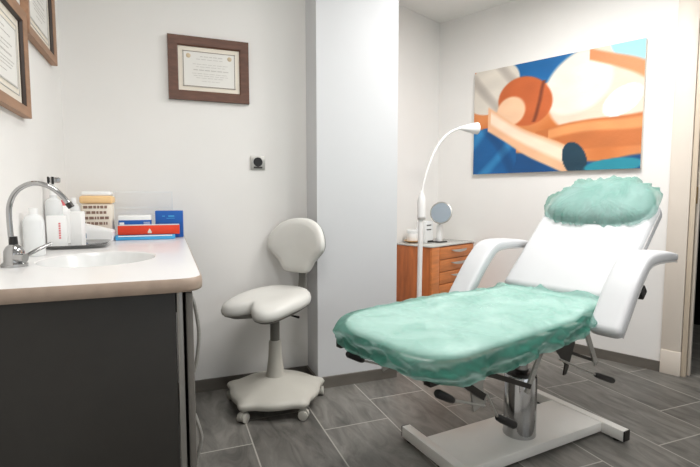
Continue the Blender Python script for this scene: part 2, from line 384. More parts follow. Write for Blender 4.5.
# ------------------------------------------------------------------ painting (plain abstract stand-in)
PW, PH = 1.178, .80
pt = thing('canvas_painting','large unframed abstract canvas in orange, cream and blue on the right wall','painting', wp(0,.746,1.281), R(24-90))
b = MB(); b.box((0,-.014,PH/2),(PW,.026,PH),.002); b.build('stretcher', M['mount'], pt)
def paint_col(x, y):
    """x,y in 0..1 from the lower left: broad abstract fields of paint"""
    w = noise.noise(Vector((x*3.2,y*3.2,1.3)))*.05; w2 = noise.noise(Vector((x*9,y*9,4.1)))
    c = Vector((202,112,52))
    def mix(c, col, k): return c.lerp(Vector(col), max(0,min(1,k)))
    def band(px,py,ang,half,soft=.04):
        dx, dy = (x-px)*1.47, y-py; a = R(ang); dd = -dx*math.sin(a)+dy*math.cos(a)+w
        return (half-abs(dd))/(soft*.45)+.5
    def ell(px,py,rx,ry,ang=0,soft=.1):
        dx, dy = (x-px)*1.47, y-py; a = R(ang); u = dx*math.cos(a)+dy*math.sin(a); v = -dx*math.sin(a)+dy*math.cos(a)
        return (1-math.hypot(u/rx,v/ry)+w*1.5)/(soft*.45)+.5
    c = mix(c,(226,150,96), .5+.9*noise.noise(Vector((x*4,y*4,7))))
    c = mix(c,(14,98,160), ell(.5,1.0,.52,.22,8))
    c = mix(c,(232,206,186), ell(.80,.62,.46,.40,-24,.16))
    c = mix(c,(246,226,212), ell(.66,.74,.30,.24,30,.3))
    c = mix(c,(150,205,222), ell(1.0,1.0,.26,.20,-20))
    c = mix(c,(214,136,86), band(.86,.86,-27,.05,.05)*(1 if x>.72 else 0))
    c = mix(c,(222,214,202), ell(.12,.82,.30,.24,20))
    c = mix(c,(168,158,150), .9*math.sin(26*(x+.6*y)+14*w)*(1 if ell(.12,.82,.30,.24,20)>.5 else 0)-.2)
    c = mix(c,(196,98,50), ell(.35,.66,.26,.22,-15,.14))
    c = mix(c,(240,196,160), ell(.26,.58,.14,.13,25,.35))
    c = mix(c,(120,56,30), band(.44,.62,68,.018,.04)*(1 if .45<y<.82 else 0)*.7)
    c = mix(c,(196,112,58), band(.8,.30,6,.13,.04)*(1 if x>.42 else 0))
    c = mix(c,(226,150,92), band(.8,.36,5,.045,.06)*(1 if x>.5 else 0))
    c = mix(c,(228,236,232), ell(.90,.55,.16,.10,35))
    c = mix(c,(12,74,128), (.23-y-.14*x+w*2)/.02)
    c = mix(c,(10,90,150), ell(.10,.18,.30,.27,0,.05))
    c = mix(c,(70,160,214), .8*math.sin(19*(x*1.1-y*.7)+24*w)-.25 if ell(.10,.18,.30,.27,0,.05)>.6 else 0)
    c = mix(c,(6,48,92), .8*math.sin(13*(x*1.4+y*.8)+20*w+2)-.4 if ell(.10,.18,.30,.27,0,.05)>.6 else 0)
    c = mix(c,(238,186,146), band(.42,.24,-31,.105,.03)*(1 if .10<x<.68 else 0))
    c = mix(c,(252,226,202), band(.42,.27,-31,.05,.08)*(1 if .12<x<.66 else 0))
    c = mix(c,(22,58,76), ell(.66,.10,.10,.16,20,.1))
    c = mix(c,(34,140,160), ell(.86,.03,.22,.06,4,.3))
    return c*(1+.05*w2)
b = bmesh.new(); NX, NY = 150, 100
g = [[b.verts.new((-PW/2+PW*i/NX, -.0285, PH*j/NY)) for i in range(NX+1)] for j in range(NY+1)]
for j in range(NY):
    for i in range(NX): b.faces.new((g[j][i],g[j][i+1],g[j+1][i+1],g[j+1][i]))
me = bpy.data.meshes.new('painted_surface'); b.to_mesh(me); b.free()
ca = me.color_attributes.new('paint','FLOAT_COLOR','POINT')
for j in range(NY+1):
    for i in range(NX+1):
        ca.data[j*(NX+1)+i].color = (*lin(tuple(max(0,min(255,v)) for v in paint_col(i/NX, j/NY))),1)
pm = mat('oil_paint', (200,150,110), .5, bump=.15, bscale=40)
vc = pm.node_tree.nodes.new('ShaderNodeVertexColor'); vc.layer_name = 'paint'
pm.node_tree.links.new(vc.outputs['Color'], pm.node_tree.nodes['Principled BSDF'].inputs['Base Color'])
me.materials.append(pm)
o = bpy.data.objects.new('painted_surface', me); COL.objects.link(o); o.parent = pt

# ------------------------------------------------------------------ counter with basin
CX1, CY0, CZ, CT = .079, 1.225, .896, .034
cab = thing('sink_cabinet','dark grey sink cabinet standing under the white worktop','cabinet',(-.2,1.97,0))
def cbox(name, x0,x1,y0,y1,z0,z1,m,bev=.002,par=None):
    b = MB(); b.box(((x0+x1)/2+.2,(y0+y1)/2-1.97,(z0+z1)/2),(x1-x0,y1-y0,z1-z0),bev); return b.build(name,m,par or cab)
zt = CZ-CT-.002
cbox('side_panel', XL+.004,.012,1.255,1.275,0.,zt,M['counter_side'])
cbox('edge_strip', .014,.029,1.252,1.275,0.,zt,M['alu'],.004)
cbox('side_panel', XL+.004,.02,2.67,2.69,0.,zt,M['counter_side'])
cbox('back_panel', XL+.004,XL+.016,1.28,2.665,0.,zt,M['counter_side'])
cbox('plinth', -.04,-.025,1.28,2.665,0.,.08,M['counter_side'])
cbox('front_rail', .0,.018,1.28,2.665,zt-.06,zt,M['counter_side'])
y = 1.262
for k in range(3):
    d = cbox('door', .036,.054,y,y+.47,.09,zt-.006,M['door_grey'],.005)
    for z0, z1 in ((.62,.83),(.36,.50)):
        b = MB(); Y = y+.06-1.97
        b.tube(smooth_path([(.2535,Y,z0),(.262,Y,z0+.03),(.270,Y,(z0+z1)/2),(.262,Y,z1-.03),(.2535,Y,z1)],5),.005,8)
        b.build('handle', M['steel'], d)
    y += .473
wt = thing('worktop','white worktop with beige rounded edge and oval basin along the left wall','worktop',(-.2,1.97,CZ-CT))
def rrect(x0,x1,y0,y1,r,n=160):
    """rounded only at (x1,y0); sampled by angle about the basin centre"""
    cx, cy = BC; out = []
    for k in range(n):
        a = 2*PI*k/n; dx, dy = math.cos(a), math.sin(a)
        t = min((x1-cx)/dx if dx>1e-9 else 9, (x0-cx)/dx if dx<-1e-9 else 9, (y1-cy)/dy if dy>1e-9 else 9, (y0-cy)/dy if dy<-1e-9 else 9)
        px, py = cx+dx*t, cy+dy*t
        qx, qy = x1-r, y0+r
        if px > qx and py < qy:
            # intersect the ray with the corner arc
            ox, oy = cx-qx, cy-qy; B_ = ox*dx+oy*dy; C_ = ox*ox+oy*oy-r*r
            t = -B_+math.sqrt(max(0,B_*B_-C_)); px, py = cx+dx*t, cy+dy*t
        out.append((px,py))
    # snap the nearest sample to each square corner
    for X, Y in ((x0,y0),(x0,y1),(x1,y1)):
        k = min(range(n), key=lambda i: (out[i][0]-X)**2+(out[i][1]-Y)**2); out[k] = (X,Y)
    return out
BC = (-.22,1.75)
wo = rrect(XL+.002,CX1,CY0,YB-.002,.055)
def ov(rx,ry): return [(BC[0]+rx*math.cos(2*PI*k/160), BC[1]+ry*math.sin(2*PI*k/160)) for k in range(160)]
def loc(ps,z): return [(x+.2,y-1.97,z-(CZ-CT)) for x,y in ps]
b = MB()
ins = rrect(XL+.004,CX1-.004,CY0+.004,YB-.004,.052)
b.rings([loc(ov(.185,.215),CZ-CT), loc(ins,CZ-CT), loc(ins,CZ), loc(ov(.178,.208),CZ), loc(ov(.174,.204),CZ-.003)])
b.build('slab', M['worktop'], wt)
b = MB()
b.rings([loc(ov(.174,.204),CZ-.003), loc(ov(.168,.197),CZ-.012), loc(ov(.155,.183),CZ-.06), loc(ov(.125,.15),CZ-.105), loc(ov(.07,.085),CZ-.125), loc(ov(.02,.02),CZ-.13), loc(ov(.0195,.0195),CZ-.132)], True, False, True)
bs = b.build('basin', M['basin'], wt, 50)
b = MB(); b.lathe([(0,.003),(.018,.003),(.021,0)], (BC[0]+.2,BC[1]-1.97,CZ-.13-(CZ-CT)), 20); b.build('drain', M['chrome'], bs)
b = MB()
edge = [p for p in wo]
def outw(ps, k): return rrect(XL+.002,CX1+k,CY0-k,YB-.002,.055+k)
b.rings([loc(outw(-.002),CZ-CT+.001) if False else loc(outw(-.003),CZ-CT+.0005), loc(outw(0),CZ-CT+.004), loc(outw(.001),CZ-CT/2), loc(outw(0),CZ-.004), loc(outw(-.0035),CZ+.0004)] if False else
        [loc(rrect(XL+.002,CX1-.003,CY0+.003,YB-.002,.053),CZ-CT), loc(rrect(XL+.002,CX1+.001,CY0-.001,YB-.002,.056),CZ-CT+.005), loc(rrect(XL+.002,CX1+.002,CY0-.002,YB-.002,.057),CZ-CT*.5), loc(rrect(XL+.002,CX1+.0,CY0,YB-.002,.055),CZ-.005), loc(rrect(XL+.002,CX1-.0038,CY0+.0038,YB-.003,.052),CZ+.0006)])
b.build('edge_band', M['edge'], wt)

# faucet
fa = thing('faucet','chrome gooseneck basin tap standing at the wall side of the basin','faucet',(-.425,1.63,CZ+.0005))
b = MB(); b.lathe([(.034,0),(.034,.008),(.027,.014),(.026,.045),(.020,.058),(.010,.066),(.010,.085)], seg=24); b.build('body', M['chrome'], fa)
b = MB(); b.tube(smooth_path([(-.004,0,.06),(-.007,0,.14),(-.003,0,.185),(.016,.0,.222),(.052,0,.243),(.09,0,.238),(.122,0,.215),(.148,0,.180)],7),.0075,14); b.build('spout', M['chrome'], fa)
b = MB(); b.cyl((.144,0,.186),(.153,0,.172),.0095,.0095,14); b.build('aerator', M['dark_steel'], fa)
b = MB(); b.cyl((0,0,.05),(0,0,.088),.0125,.0105,18); b.build('collar', M['black'], fa)
b = MB(); b.cyl((.0,-.01,.028),(.034,-.028,.026),.015,.013,16); b.tube([(.03,.0,.03),(.055,.02,.045),(.085,.05,.06)],[.006,.006,.005],10); b.build('lever', M['chrome'], fa)

# ------------------------------------------------------------------ things on the worktop
ZC = CZ+.001
def carton(name, label, cat, x0,x1,y0,y1,z0,z1, m, rz=0., group=None):
    t = thing(name, label, cat, ((x0+x1)/2,(y0+y1)/2,z0), rz, group)
    b = MB(); b.box((0,0,(z1-z0)/2),(x1-x0,y1-y0,z1-z0),.0025); b.build('carton', m, t); return t, (x1-x0, y1-y0, z1-z0)
def face_print(t, dims, name, m, rects):
    """raised print on the front (-y) face: rects = (cx, cz, w, h) as fractions of the face"""
    w, d, h = dims; b = MB()
    for cx, cz, ww, hh in rects: b.box((cx*w, -d/2-.0004, h*cz),(ww*w,.0012,hh*h))
    return b.build(name, m, t)
# tall cream tub with orange lid
t = thing('storage_tub','cream plastic tub with orange lid and brown print beside the clear organiser','tub',(-.318,2.58,ZC))
b = MB(); b.box((0,0,.085),(.135,.12,.17),.012,3); b.build('tub', M['mount'], t)
b = MB(); b.box((0,0,.190),(.142,.126,.036),.010,3); b.build('lid', M['orange'], t)
b = MB(); b.box((0,0,.2195),(.125,.11,.021),.006,3); b.build('lid_rim', M['wht'], t)
b = MB()
for r in range(4):
    x = -.055; rn = random.Random(r)
    while x < .045:
        L = rn.uniform(.006,.02); b.box((x+L/2,-.0605,.155-.026*r),(L,.0016,.013)); x += L+.004
b.build('printed_lettering', M['brown_print'], t)
# clear organiser at the back
t = thing('clear_organiser','clear acrylic organiser box standing against the back wall behind the blue cartons','organiser',(-.115,2.655,ZC))
b = MB()
for c, s in (((0,-.038,.115),(.275,.004,.23)),((0,.038,.115),(.275,.004,.23)),((-.136,0,.115),(.004,.072,.23)),((.136,0,.115),(.004,.072,.23)),((0,0,.003),(.27,.072,.004))): b.box(c,s)
b.build('box', M['clear'], t)
b = MB()
for x in (-.137,.137):
    b.box((x,-.0395,.115),(.005,.005,.23))
for z in (.002,.15,.228): b.box((0,-.0395,z),(.275,.005,.004))
b.build('edge_rim', M['frost'], t)
b = MB(); b.box((0,0,.233),(.282,.088,.006),.002); b.build('lid', M['clear'], t)
# cartons
bl, dm = carton('glove_carton','blue and white carton lying behind the red carton','carton',-.225,-.078,2.515,2.585,ZC+.0,ZC+.112,M['blue'],0,'cartons on the worktop')
b = MB(); b.box((0,0,dm[2]-.011),(dm[0]+.001,dm[1]+.001,.024),.002); b.build('white_top', M['wht'], bl)
face_print(bl, dm, 'printed_lettering', M['wht'], [(-.40,.66,.14,.10),(.36,.62,.2,.04),(.36,.70,.2,.02)])
bl, dm = carton('glove_carton','plain blue carton standing upright at the right end of the row','carton',-.058,.072,2.52,2.58,ZC,ZC+.134,M['blue'],R(-4),'cartons on the worktop')
face_print(bl, dm, 'printed_lettering', M['cyan'], [(.08,.80,.22,.05),(.05,.72,.3,.02),(-.2,.80,.1,.03)])
cy, cd = carton('flat_carton','light blue flat carton lying under the red carton','carton',-.232,.03,2.42,2.505,ZC,ZC+.022,M['cyan'],0,'cartons on the worktop')
face_print(cy, cd, 'white_stripe', M['wht'], [(0,.85,.9,.2)])
rd, dm = carton('red_carton','long red carton lying on the light blue carton in front of the blue ones','carton',-.222,.052,2.435,2.505,ZC+.0232,ZC+.067,M['red'],R(-1.5),'cartons on the worktop')
b = MB(); b.poly([(-.008,-.0362,.012),(.012,-.0362,.012),(.002,-.0362,.030)]); b.box((.002,-.0362,.009),(.018,.0012,.004)); b.build('emblem', M['mount'], rd)
b = MB(); b.box((0,0,.0450),(.27,.066,.002)); b.build('lid', M['frost'], rd)
# steel tray with white boxes
t = tag(MB().build('tmp', M['chrome']), 'x', 'x'); bpy.data.objects.remove(t)
b = MB()
def rr2(w,d,r,z,n=48):
    out = []
    for k in range(n):
        a = 2*PI*k/n; cx = (w/2-r)*(1 if math.cos(a)>0 else -1); cy = (d/2-r)*(1 if math.sin(a)>0 else -1)
        out.append((cx+r*math.cos(a), cy+r*math.sin(a), z))
    return out
b.rings([rr2(.20,.24,.05,.0),rr2(.225,.265,.06,.013),rr2(.235,.275,.062,.014),rr2(.222,.262,.06,.0115),rr2(.197,.237,.05,.003)], True, True, True)
tr = b.build('instrument_tray', M['chrome'], None, 35, (-.347,2.215,ZC), R(4)); tag(tr,'shiny steel tray lying behind the basin under the white boxes','tray')
zt2 = ZC+.0045
bx, dm = carton('white_box','white box with pink upright lettering standing on the steel tray','box',-.446,-.378,2.125,2.172,zt2,zt2+.125,M['wht'],R(8),'white boxes on the tray')
face_print(bx, dm, 'pink_lettering', M['pink'], [(.14,.30+.075*k,.10,.05) for k in range(7)])
bx, dm = carton('white_box','tall plain white box right of the pink lettered box','box',-.366,-.322,2.155,2.195,zt2,zt2+.140,M['wht'],R(-14),'white boxes on the tray')
t = thing('plastic_case','low white plastic case with grey-blue square beside the cartons','case',(-.310,2.425,ZC+.0005),R(-6))
b = MB(); b.rings([[( -.07,-.04,0),(.07,-.04,0),(.07,.04,0),(-.07,.04,0)],[(-.075,-.045,.055),(.075,-.045,.042),(.075,.045,.042),(-.075,.045,.055)],[(-.068,-.038,.085),(.068,-.038,.05),(.068,.038,.05),(-.068,.038,.085)]],True,True,True); b.build('shell', M['wht'], t)
b = MB(); b.box((-.045,-.0425,.033),(.030,.003,.032),.001); b.build('label_square', M['blueprint'], t)
# pump bottle with dark cap, frosted bottles
t = thing('pump_bottle','tall white pump bottle with black and chrome pump behind the tap','bottle',(-.437,2.235,ZC),0)
b = MB(); b.lathe([(.028,0),(.031,.006),(.031,.17),(.026,.19),(.013,.20),(.013,.21)]); b.build('bottle', M['frost'], t)
b = MB(); b.lathe([(.014,.21),(.014,.245),(.006,.247),(.006,.262)]); b.build('pump_collar', M['wht'], t)
b = MB(); b.box((.006,-.004,.272),(.045,.022,.022),.004); b.build('pump_head', M['chrome'], t)
b = MB(); b.box((.004,-.017,.27),(.008,.006,.03)); b.box((-.012,-.017,.27),(.006,.006,.03)); b.build('pump_slots', M['black'], t)
def bottle(x,y,r,h,m,label,capm):
    t = thing('bottle', label, 'bottle', (x,y,ZC), 0, 'bottles behind the tap')
    b = MB(); b.lathe([(r*.92,0),(r,.006),(r,h*.72),(r*.8,h*.82),(r*.4,h*.88),(r*.4,h*.9)]); b.build('bottle', m, t)
    b = MB(); b.lathe([(r*.45,h*.87),(r*.45,h),(r*.3,h)]); b.build('cap', capm, t)
bottle(-.434,1.90,.032,.165,M['frost'],'short frosted bottle closest to the tap',M['wht'])
bottle(-.425,2.345,.030,.19,M['wht'],'white bottle with pink cap behind the pink lettered box',M['pink'])
bottle(-.405,2.47,.028,.20,M['frost'],'slim frosted bottle with white cap in front of the cream tub',M['wht'])

# ------------------------------------------------------------------ saddle stool
st = thing('saddle_stool','grey white saddle stool with backrest on castors in front of the pillar','stool',(.51,2.405,0),R(217))
b = MB()
nn = 90; rr = []
def star(a, r0, amp): 
    k = 0
    for i in range(5):
        da = (a - R(3-217+72*i) + PI) % (2*PI) - PI
        k += math.exp(-(da/R(9))**2)
    return r0 + amp*k
for r0, amp, z in ((.225,.0,.058),(.234,.034,.062),(.238,.042,.078),(.234,.038,.092),(.21,.02,.104),(.15,.004,.124),(.10,0,.142),(.06,0,.152),(.045,0,.156)):
    rr.append([(star(2*PI*k/nn,r0,amp)*math.cos(2*PI*k/nn), star(2*PI*k/nn,r0,amp)*math.sin(2*PI*k/nn), z) for k in range(nn)])
b.rings(rr, True, True, True); b.build('base', M['stool_plastic'], st, 60)
for i in range(5):
    a = R(3-217+72*i); cx, cy = .25*math.cos(a), .25*math.sin(a); sw = a+R(70+37*i)
    rx = Vector((math.cos(sw), math.sin(sw), 0)); ax = Vector((-rx.y, rx.x, 0)); c = Vector((cx,cy,0))
    b = MB(); b.cyl(c+Vector((0,0,.056)), c+Vector((0,0,.08)), .012, .012, 12)
    b.tube([c-ax*.007+Vector((0,0,.030)), c+ax*.007+Vector((0,0,.030))],[.027,.027],20)
    cs = b.build('castor', M['stool_plastic'], st)
    for s in (-1,1):
        b = MB(); p = c+Vector((0,0,.0245)); b.tube([p+ax*s*.008, p+ax*s*.010, p+ax*s*.021, p+ax*s*.023],[.021,.0242,.0242,.020],20); b.build('wheel', M['stool_plastic'], cs)
b = MB(); b.lathe([(.052,.150),(.045,.18),(.036,.26),(.033,.335),(.028,.345)]); b.build('column_sleeve', M['stool_plastic'], st)
b = MB(); b.lathe([(.025,.335),(.025,.505)]); b.build('gas_lift', M['stool_shell'], st)
def seat_outline(a, s=1.):
    a = (a+PI) % (2*PI) - PI
    r = .205 + .055*(math.exp(-((a-R(32))/R(24))**2) + math.exp(-((a+R(32))/R(24))**2)) - .065*math.exp(-(a/R(15))**2) - .012*math.exp(-((abs(a)-R(95))/R(25))**2)
    return r*s
def seat_z(x, y): return .578 - .085*x - .45*max(0,x-.08)*abs(y)
nn = 120; SO = .0
def sring(s, dz):
    out = []
    for k in range(nn):
        a = 2*PI*k/nn; r = seat_outline(a)*s; x, y = r*math.cos(a)+.02, r*math.sin(a)
        out.append((x,y,seat_z(x,y)+dz))
    return out
b = MB(); b.rings([sring(.93,-.045), sring(.99,-.036), sring(1.01,-.018), sring(.985,.002), sring(.93,.014), sring(.8,.022), sring(.6,.022), sring(.4,.018), sring(.2,.016), sring(.02,.016)], True, True, True); b.build('seat', M['stool'], st, 60)
b = MB(); b.rings([sring(.45,-.085), sring(.80,-.066), sring(.95,-.046), sring(.93,-.040)], True, True, True); b.build('seat_shell', M['stool_shell'], st, 60)
# backrest: local y lateral, z up; faces +x
def bo(k, n=96):
    pts = [(0,.148),(.07,.140),(.13,.112),(.172,.065),(.190,.01),(.182,-.03),(.150,-.062),(.118,-.095),(.100,-.125),(.082,-.147),(.04,-.155),(0,-.156)]
    full = [Vector((p[0],p[1],0)) for p in pts] + [Vector((-p[0],p[1],0)) for p in pts[-2:0:-1]]
    out = []; m = len(full)
    for i in range(m):
        p0,p1,p2,p3 = full[i-1],full[i],full[(i+1)%m],full[(i+2)%m]
        for j in range(4):
            t = j/4; out.append(.5*((2*p1)+(p2-p0)*t+(2*p0-5*p1+4*p2-p3)*t*t+(3*p1-p0-3*p2+p3)*t**3))
    return out
OUT = bo(0); BZ, BX = .835, -.205
def bring(s, dx):
    return [(BX + dx + 1.1*(p.x*s)**2 - .14*p.y*s, p.x*s*1.03, BZ + p.y*s) for p in OUT]
b = MB(); b.rings([bring(.05,.022), bring(.4,.022), bring(.75,.020), bring(.93,.012), bring(1.,-.004), bring(1.,-.016), bring(.97,-.026)], True, True, True); b.build('backrest', M['stool'], st, 60)
b = MB(); b.rings([bring(.975,-.0255), bring(.95,-.036), bring(.6,-.042), bring(.05,-.044)], True, True, True); bk = b.build('backrest_shell', M['stool_shell'], st, 60)
b = MB()
pp = smooth_path([(-.02,0,.508),(-.12,0,.518),(-.20,0,.545),(-.236,0,.60),(-.245,0,.70),(-.252,0,.80)],6)
rings = []
for i, p in enumerate(pp):
    q = pp[min(i+1,len(pp)-1)]-pp[max(i-1,0)]; q.normalize(); nrm = Vector((-q.z,0,q.x)); 
    rings.append([p+Vector((0,.022,0))+nrm*.005, p+Vector((0,-.022,0))+nrm*.005, p+Vector((0,-.022,0))-nrm*.005, p+Vector((0,.022,0))-nrm*.005])
b.rings(rings, True, True, True); b.build('back_support', M['stool_shell'], st)
b = MB(); b.tube([(.03,.06,.508),(.03,.15,.500),(.03,.185,.498)],[.005,.005,.007],8); b.build('height_lever', M['black'], st)

# ------------------------------------------------------------------ treatment bed
CA = R(16); CB = (1.425,1.589,0)
tb = thing('treatment_bed','white reclining treatment chair on chrome pedestal, covered with green sheeting','treatment bed',CB,CA)
BR = Matrix.Translation((.02,.035,0)) @ Matrix.Rotation(R(-9.5),4,'Z')
b = MB(); b.box((0,-.012,.036),(.80,.275,.044),.004,2,BR); b.build('base_plate', M['white_metal'], tb)
for s in (-1,1):
    b = MB(); b.box((s*.422,0,.035),(.044,.50,.050),.004,2,BR); fb = b.build('foot_bar', M['white_metal'], tb)
    for e in (-1,1):
        k = MB(); k.box((s*.422,e*.2525,.035),(.042,.006,.048),.002,1,BR); k.build('end_cap', M['black'], fb)
        k = MB(); k.tube([BR@Vector((s*.422,e*.19,.0)), BR@Vector((s*.422,e*.19,.012))],.018,16) if False else k.cyl(BR@Vector((s*.422,e*.21,.0)), BR@Vector((s*.422,e*.21,.011)),.017,.017,16); k.build('foot_pad', M['rubber'], fb)
b = MB(); b.lathe([(.070,.058),(.0705,.062),(.069,.070),(.069,.322),(.064,.330)],seg=40); b.build('pedestal', M['chrome'], tb, 40)
b = MB(); b.lathe([(.066,.329),(.060,.340),(.035,.345),(.030,.352)]); b.build('pedestal_cap', M['dark_steel'], tb)
b = MB(); b.lathe([(.029,.345),(.029,.545)]); b.build('lift_rod', M['chrome'], tb)
b = MB()
for v in (-.22,.22): b.box((-.30,v,.565),(1.06,.03,.03),.003)
for u in (-.80,-.02,.22): b.box((u,0,.565),(.03,.41,.029),.003)
b.box((0,0,.548),(.20,.20,.012),.003)
b.build('subframe', M['dark_steel'], tb)
def steel_bars(v, sgn):
    b = MB(); b.prism([(-.655,v,.57),(-.555,v,.57),(-.565,v,.48),(-.545,v,.425),(-.61,v,.41),(-.625,v,.48)],(0,.006,0)); b.build('hinge_plate', M['steel'], tb)
    b = MB(); bar(b,(-.70,v-.01,.54),(-.575,v-.01,.455),.022,.012,(0,1,0)); b.build('link_bar', M['dark_steel'], tb)
    b = MB(); bar(b,(-.60,v+.012,.545),(-.27,v+.012,.405),.018,.010,(0,1,0)); b.build('link_bar', M['dark_steel'], tb)
    b = MB(); bar(b,(-.185,v+.012,.552),(-.292,v+.012,.385),.026,.008,(0,1,0)); b.build('strut', M['steel'], tb)
    b = MB(); bar(b,(.075,v-.02,.555),(.168,v-.02,.405),.026,.008,(0,1,0)); b.build('strut', M['steel'], tb)
    b = MB(); bar(b,(-.2,v-.014,.555),(.185,v-.014,.408),.012,.008,(0,1,0)); b.build('link_bar', M['dark_steel'], tb)
    b = MB(); b.prism([(-.20,v-.04,.55),(-.05,v-.04,.545),(-.095,v-.04,.455),(-.11,v-.04,.43),(-.13,v-.04,.43),(-.12,v-.04,.47)],(0,.005,0)); b.build('hinge_plate', M['dark_steel'], tb)
    def lever(a, m, c, r0):
        q = MB(); q.tube([m,c],.0045,8); L = q.build('lever', M['steel'], tb)
        a = Vector(a); m = Vector(m); g = MB(); g.tube([a, a.lerp(m,.08), a.lerp(m,.8), m, m+(m-a)*.06],[r0*.8,r0*1.1,r0,r0*.8,r0*.5],14); g.build('grip', M['black'], L)
    lever((-.788,v,.520),(-.715,v,.478),(-.555,v,.415),.0125)
    if sgn < 0:
        lever((-.395,v-.01,.305),(-.495,v-.01,.362),(-.56,v-.01,.46),.0135)
        lever((.240,v-.06,.326),(.085,v-.06,.388),(-.20,v-.06,.512),.0125)
steel_bars(-.22,-1); steel_bars(.22,1)
def ridge(p): return max(-.2, 1-abs(noise.noise(p))*2.4)
def cover_outline(n):
    u0, u1, hw, rf, rb, vc, rfar = -.897, .275, .305, .15, .05, -.015, .25
    segs = []
    def arc(cx,cy,r,a0,a1,m): return [(cx+r*math.cos(a0+(a1-a0)*k/m), cy+r*math.sin(a0+(a1-a0)*k/m)) for k in range(m+1)]
    pts = arc(u1-rb,vc-hw+rb,rb,-PI/2,0,6)+arc(u1-rb,vc+hw-rb,rb,0,PI/2,6)+arc(u0+rfar,vc+hw-rfar,rfar,PI/2,PI,14)+arc(u0+rf,vc-hw+rf,rf,PI,1.5*PI,14)
    pts.append(pts[0]); L = [0]
    for i in range(1,len(pts)): L.append(L[-1]+math.dist(pts[i],pts[i-1]))
    out = []; j = 0
    for k in range(n):
        t = L[-1]*k/n
        while L[j+1] < t: j += 1
        f = (t-L[j])/(L[j+1]-L[j]+1e-9); x = pts[j][0]*(1-f)+pts[j+1][0]*f; y = pts[j][1]*(1-f)+pts[j+1][1]*f; q = max(0,min(1,(x+.16)/.2)); q = q*q*(3-2*q)
        out.append((x, vc+(y-vc)*(1-.12*q), t))
    return out

def slab(name, m, side, ucut, z0, z1, par):
    pts = [(x,y) for x,y,t in cover_outline(300)]
    def ringat(inset, z):
        out = []; n = len(pts)
        for i in range(n):
            a, c = pts[i-1], pts[(i+1)%n]; d = Vector((c[0]-a[0],c[1]-a[1],0)).normalized(); q = Vector((pts[i][0],pts[i][1],0))-Vector((d.y,-d.x,0))*inset
            u = min(q.x, ucut-.0006) if side < 0 else max(q.x, ucut+.0006)
            out.append((u, q.y, z))
        return out
    b = MB(); b.rings([ringat(.05,z0),ringat(.03,z0+.006),ringat(.022,z0+.010),ringat(.022,z1-.010),ringat(.024,z1-.005),ringat(.030,z1-.001),ringat(.05,z1)],True,True,True)
    return b.build(name,m,par,60)
slab('leg_rest', M['wht'], -1, -.31, .634, .660, tb)  # hidden cushions thinned and whitened to lighten the cover top and darken its skirt
slab('seat', M['wht'], 1, -.31, .634, .660, tb)
# back section
HU, HZ, BA = .235, .668, R(43)
E_ = Vector((math.cos(BA),0,math.sin(BA))); W_ = Vector((-math.sin(BA),0,math.cos(BA)))
BM = Matrix(((E_.x,0,W_.x,HU),(0,1,0,-.0),(E_.z,0,W_.z,HZ),(0,0,0,1)))   # local (t, v, w)
b = MB(); b.box((.30,0,-.045),(.60,.555,.088),.034,5,BM); bkr = b.build('backrest', M['vinyl'], tb, 60)
b = MB(); b.box((.30,0,-.098),(.50,.40,.016),.003,2,BM); b.build('backrest_plate', M['dark_steel'], tb)
for s in (-1,1):
    b = MB(); b.tube([BM@Vector((.03,s*.278,-.03)),BM@Vector((.3,s*.278,-.028)),BM@Vector((.55,s*.277,-.03))],.0035,8); b.build('piping', M['vinyl_seam'], bkr)
b = MB(); b.box((.12,-.315,-.075),(.05,.04,.045),.006,2,BM); b.build('hinge_block', M['black'], tb)
b = MB(); b.tube([BM@Vector((.13,-.315,-.06)),BM@Vector((.22,-.318,-.055)),Vector((.40,-.34,.805)),Vector((.44,-.345,.825))],.008,10); b.build('armrest_bracket', M['steel'], tb)
b = MB(); b.tube([(.10,.22,.565),(.10,.31,.575),(.10,.345,.62),(.11,.35,.69)],.009,10); b.build('armrest_bracket', M['steel'], tb)
# armrests: bent pads
AV = .350
for s in (-1,1):
    path = smooth_path([(-.016,0,.588),(.036,0,.652),(.108,0,.742),(.178,0,.812),(.223,0,.842),(.29,0,.852),(.41,0,.850),(.51,0,.843),(.595,0,.832)],5)
    rr = []; n = len(path)
    for i, p in enumerate(path):
        q = (path[min(i+1,n-1)]-path[max(i-1,0)]).normalized(); up = Vector((-q.z,0,q.x)); f = i/(n-1)
        hw = .060*(1-.42*max(0,(f-.6)/.4)**1.5); ht = .028*(1-.45*max(0,(f-.6)/.4)**1.5)
        if i == 0: hw *= .80; ht *= .6
        if i == 1: hw *= .97; ht *= .95
        if i == n-1: hw *= .55; ht *= .4
        if i == n-2: hw *= .9; ht *= .8
        ring = []
        for k in range(28):
            a = 2*PI*k/28; ca, sa = math.cos(a), math.sin(a)
            ring.append(p + Vector((0, s*AV+hw*math.copysign(abs(ca)**.45,ca),0)) + up*ht*math.copysign(abs(sa)**.55,sa))
        rr.append(ring)
    b = MB(); b.rings(rr, True, True, True); ar = b.build('armrest', M['vinyl'], tb, 60)
    for e in (-1,1):
        b = MB(); pth = []
        for i in range(1,n-2):
            p = path[i]; q = (path[i+1]-path[i-1]).normalized(); up = Vector((-q.z,0,q.x)); f = i/(n-1); hw = .060*(1-.42*max(0,(f-.6)/.4)**1.5)
            pth.append(p+Vector((0,s*AV+e*(hw-.003),0))-up*.020)
        b.tube(pth,.003,6); b.build('piping', M['vinyl_seam'], ar)
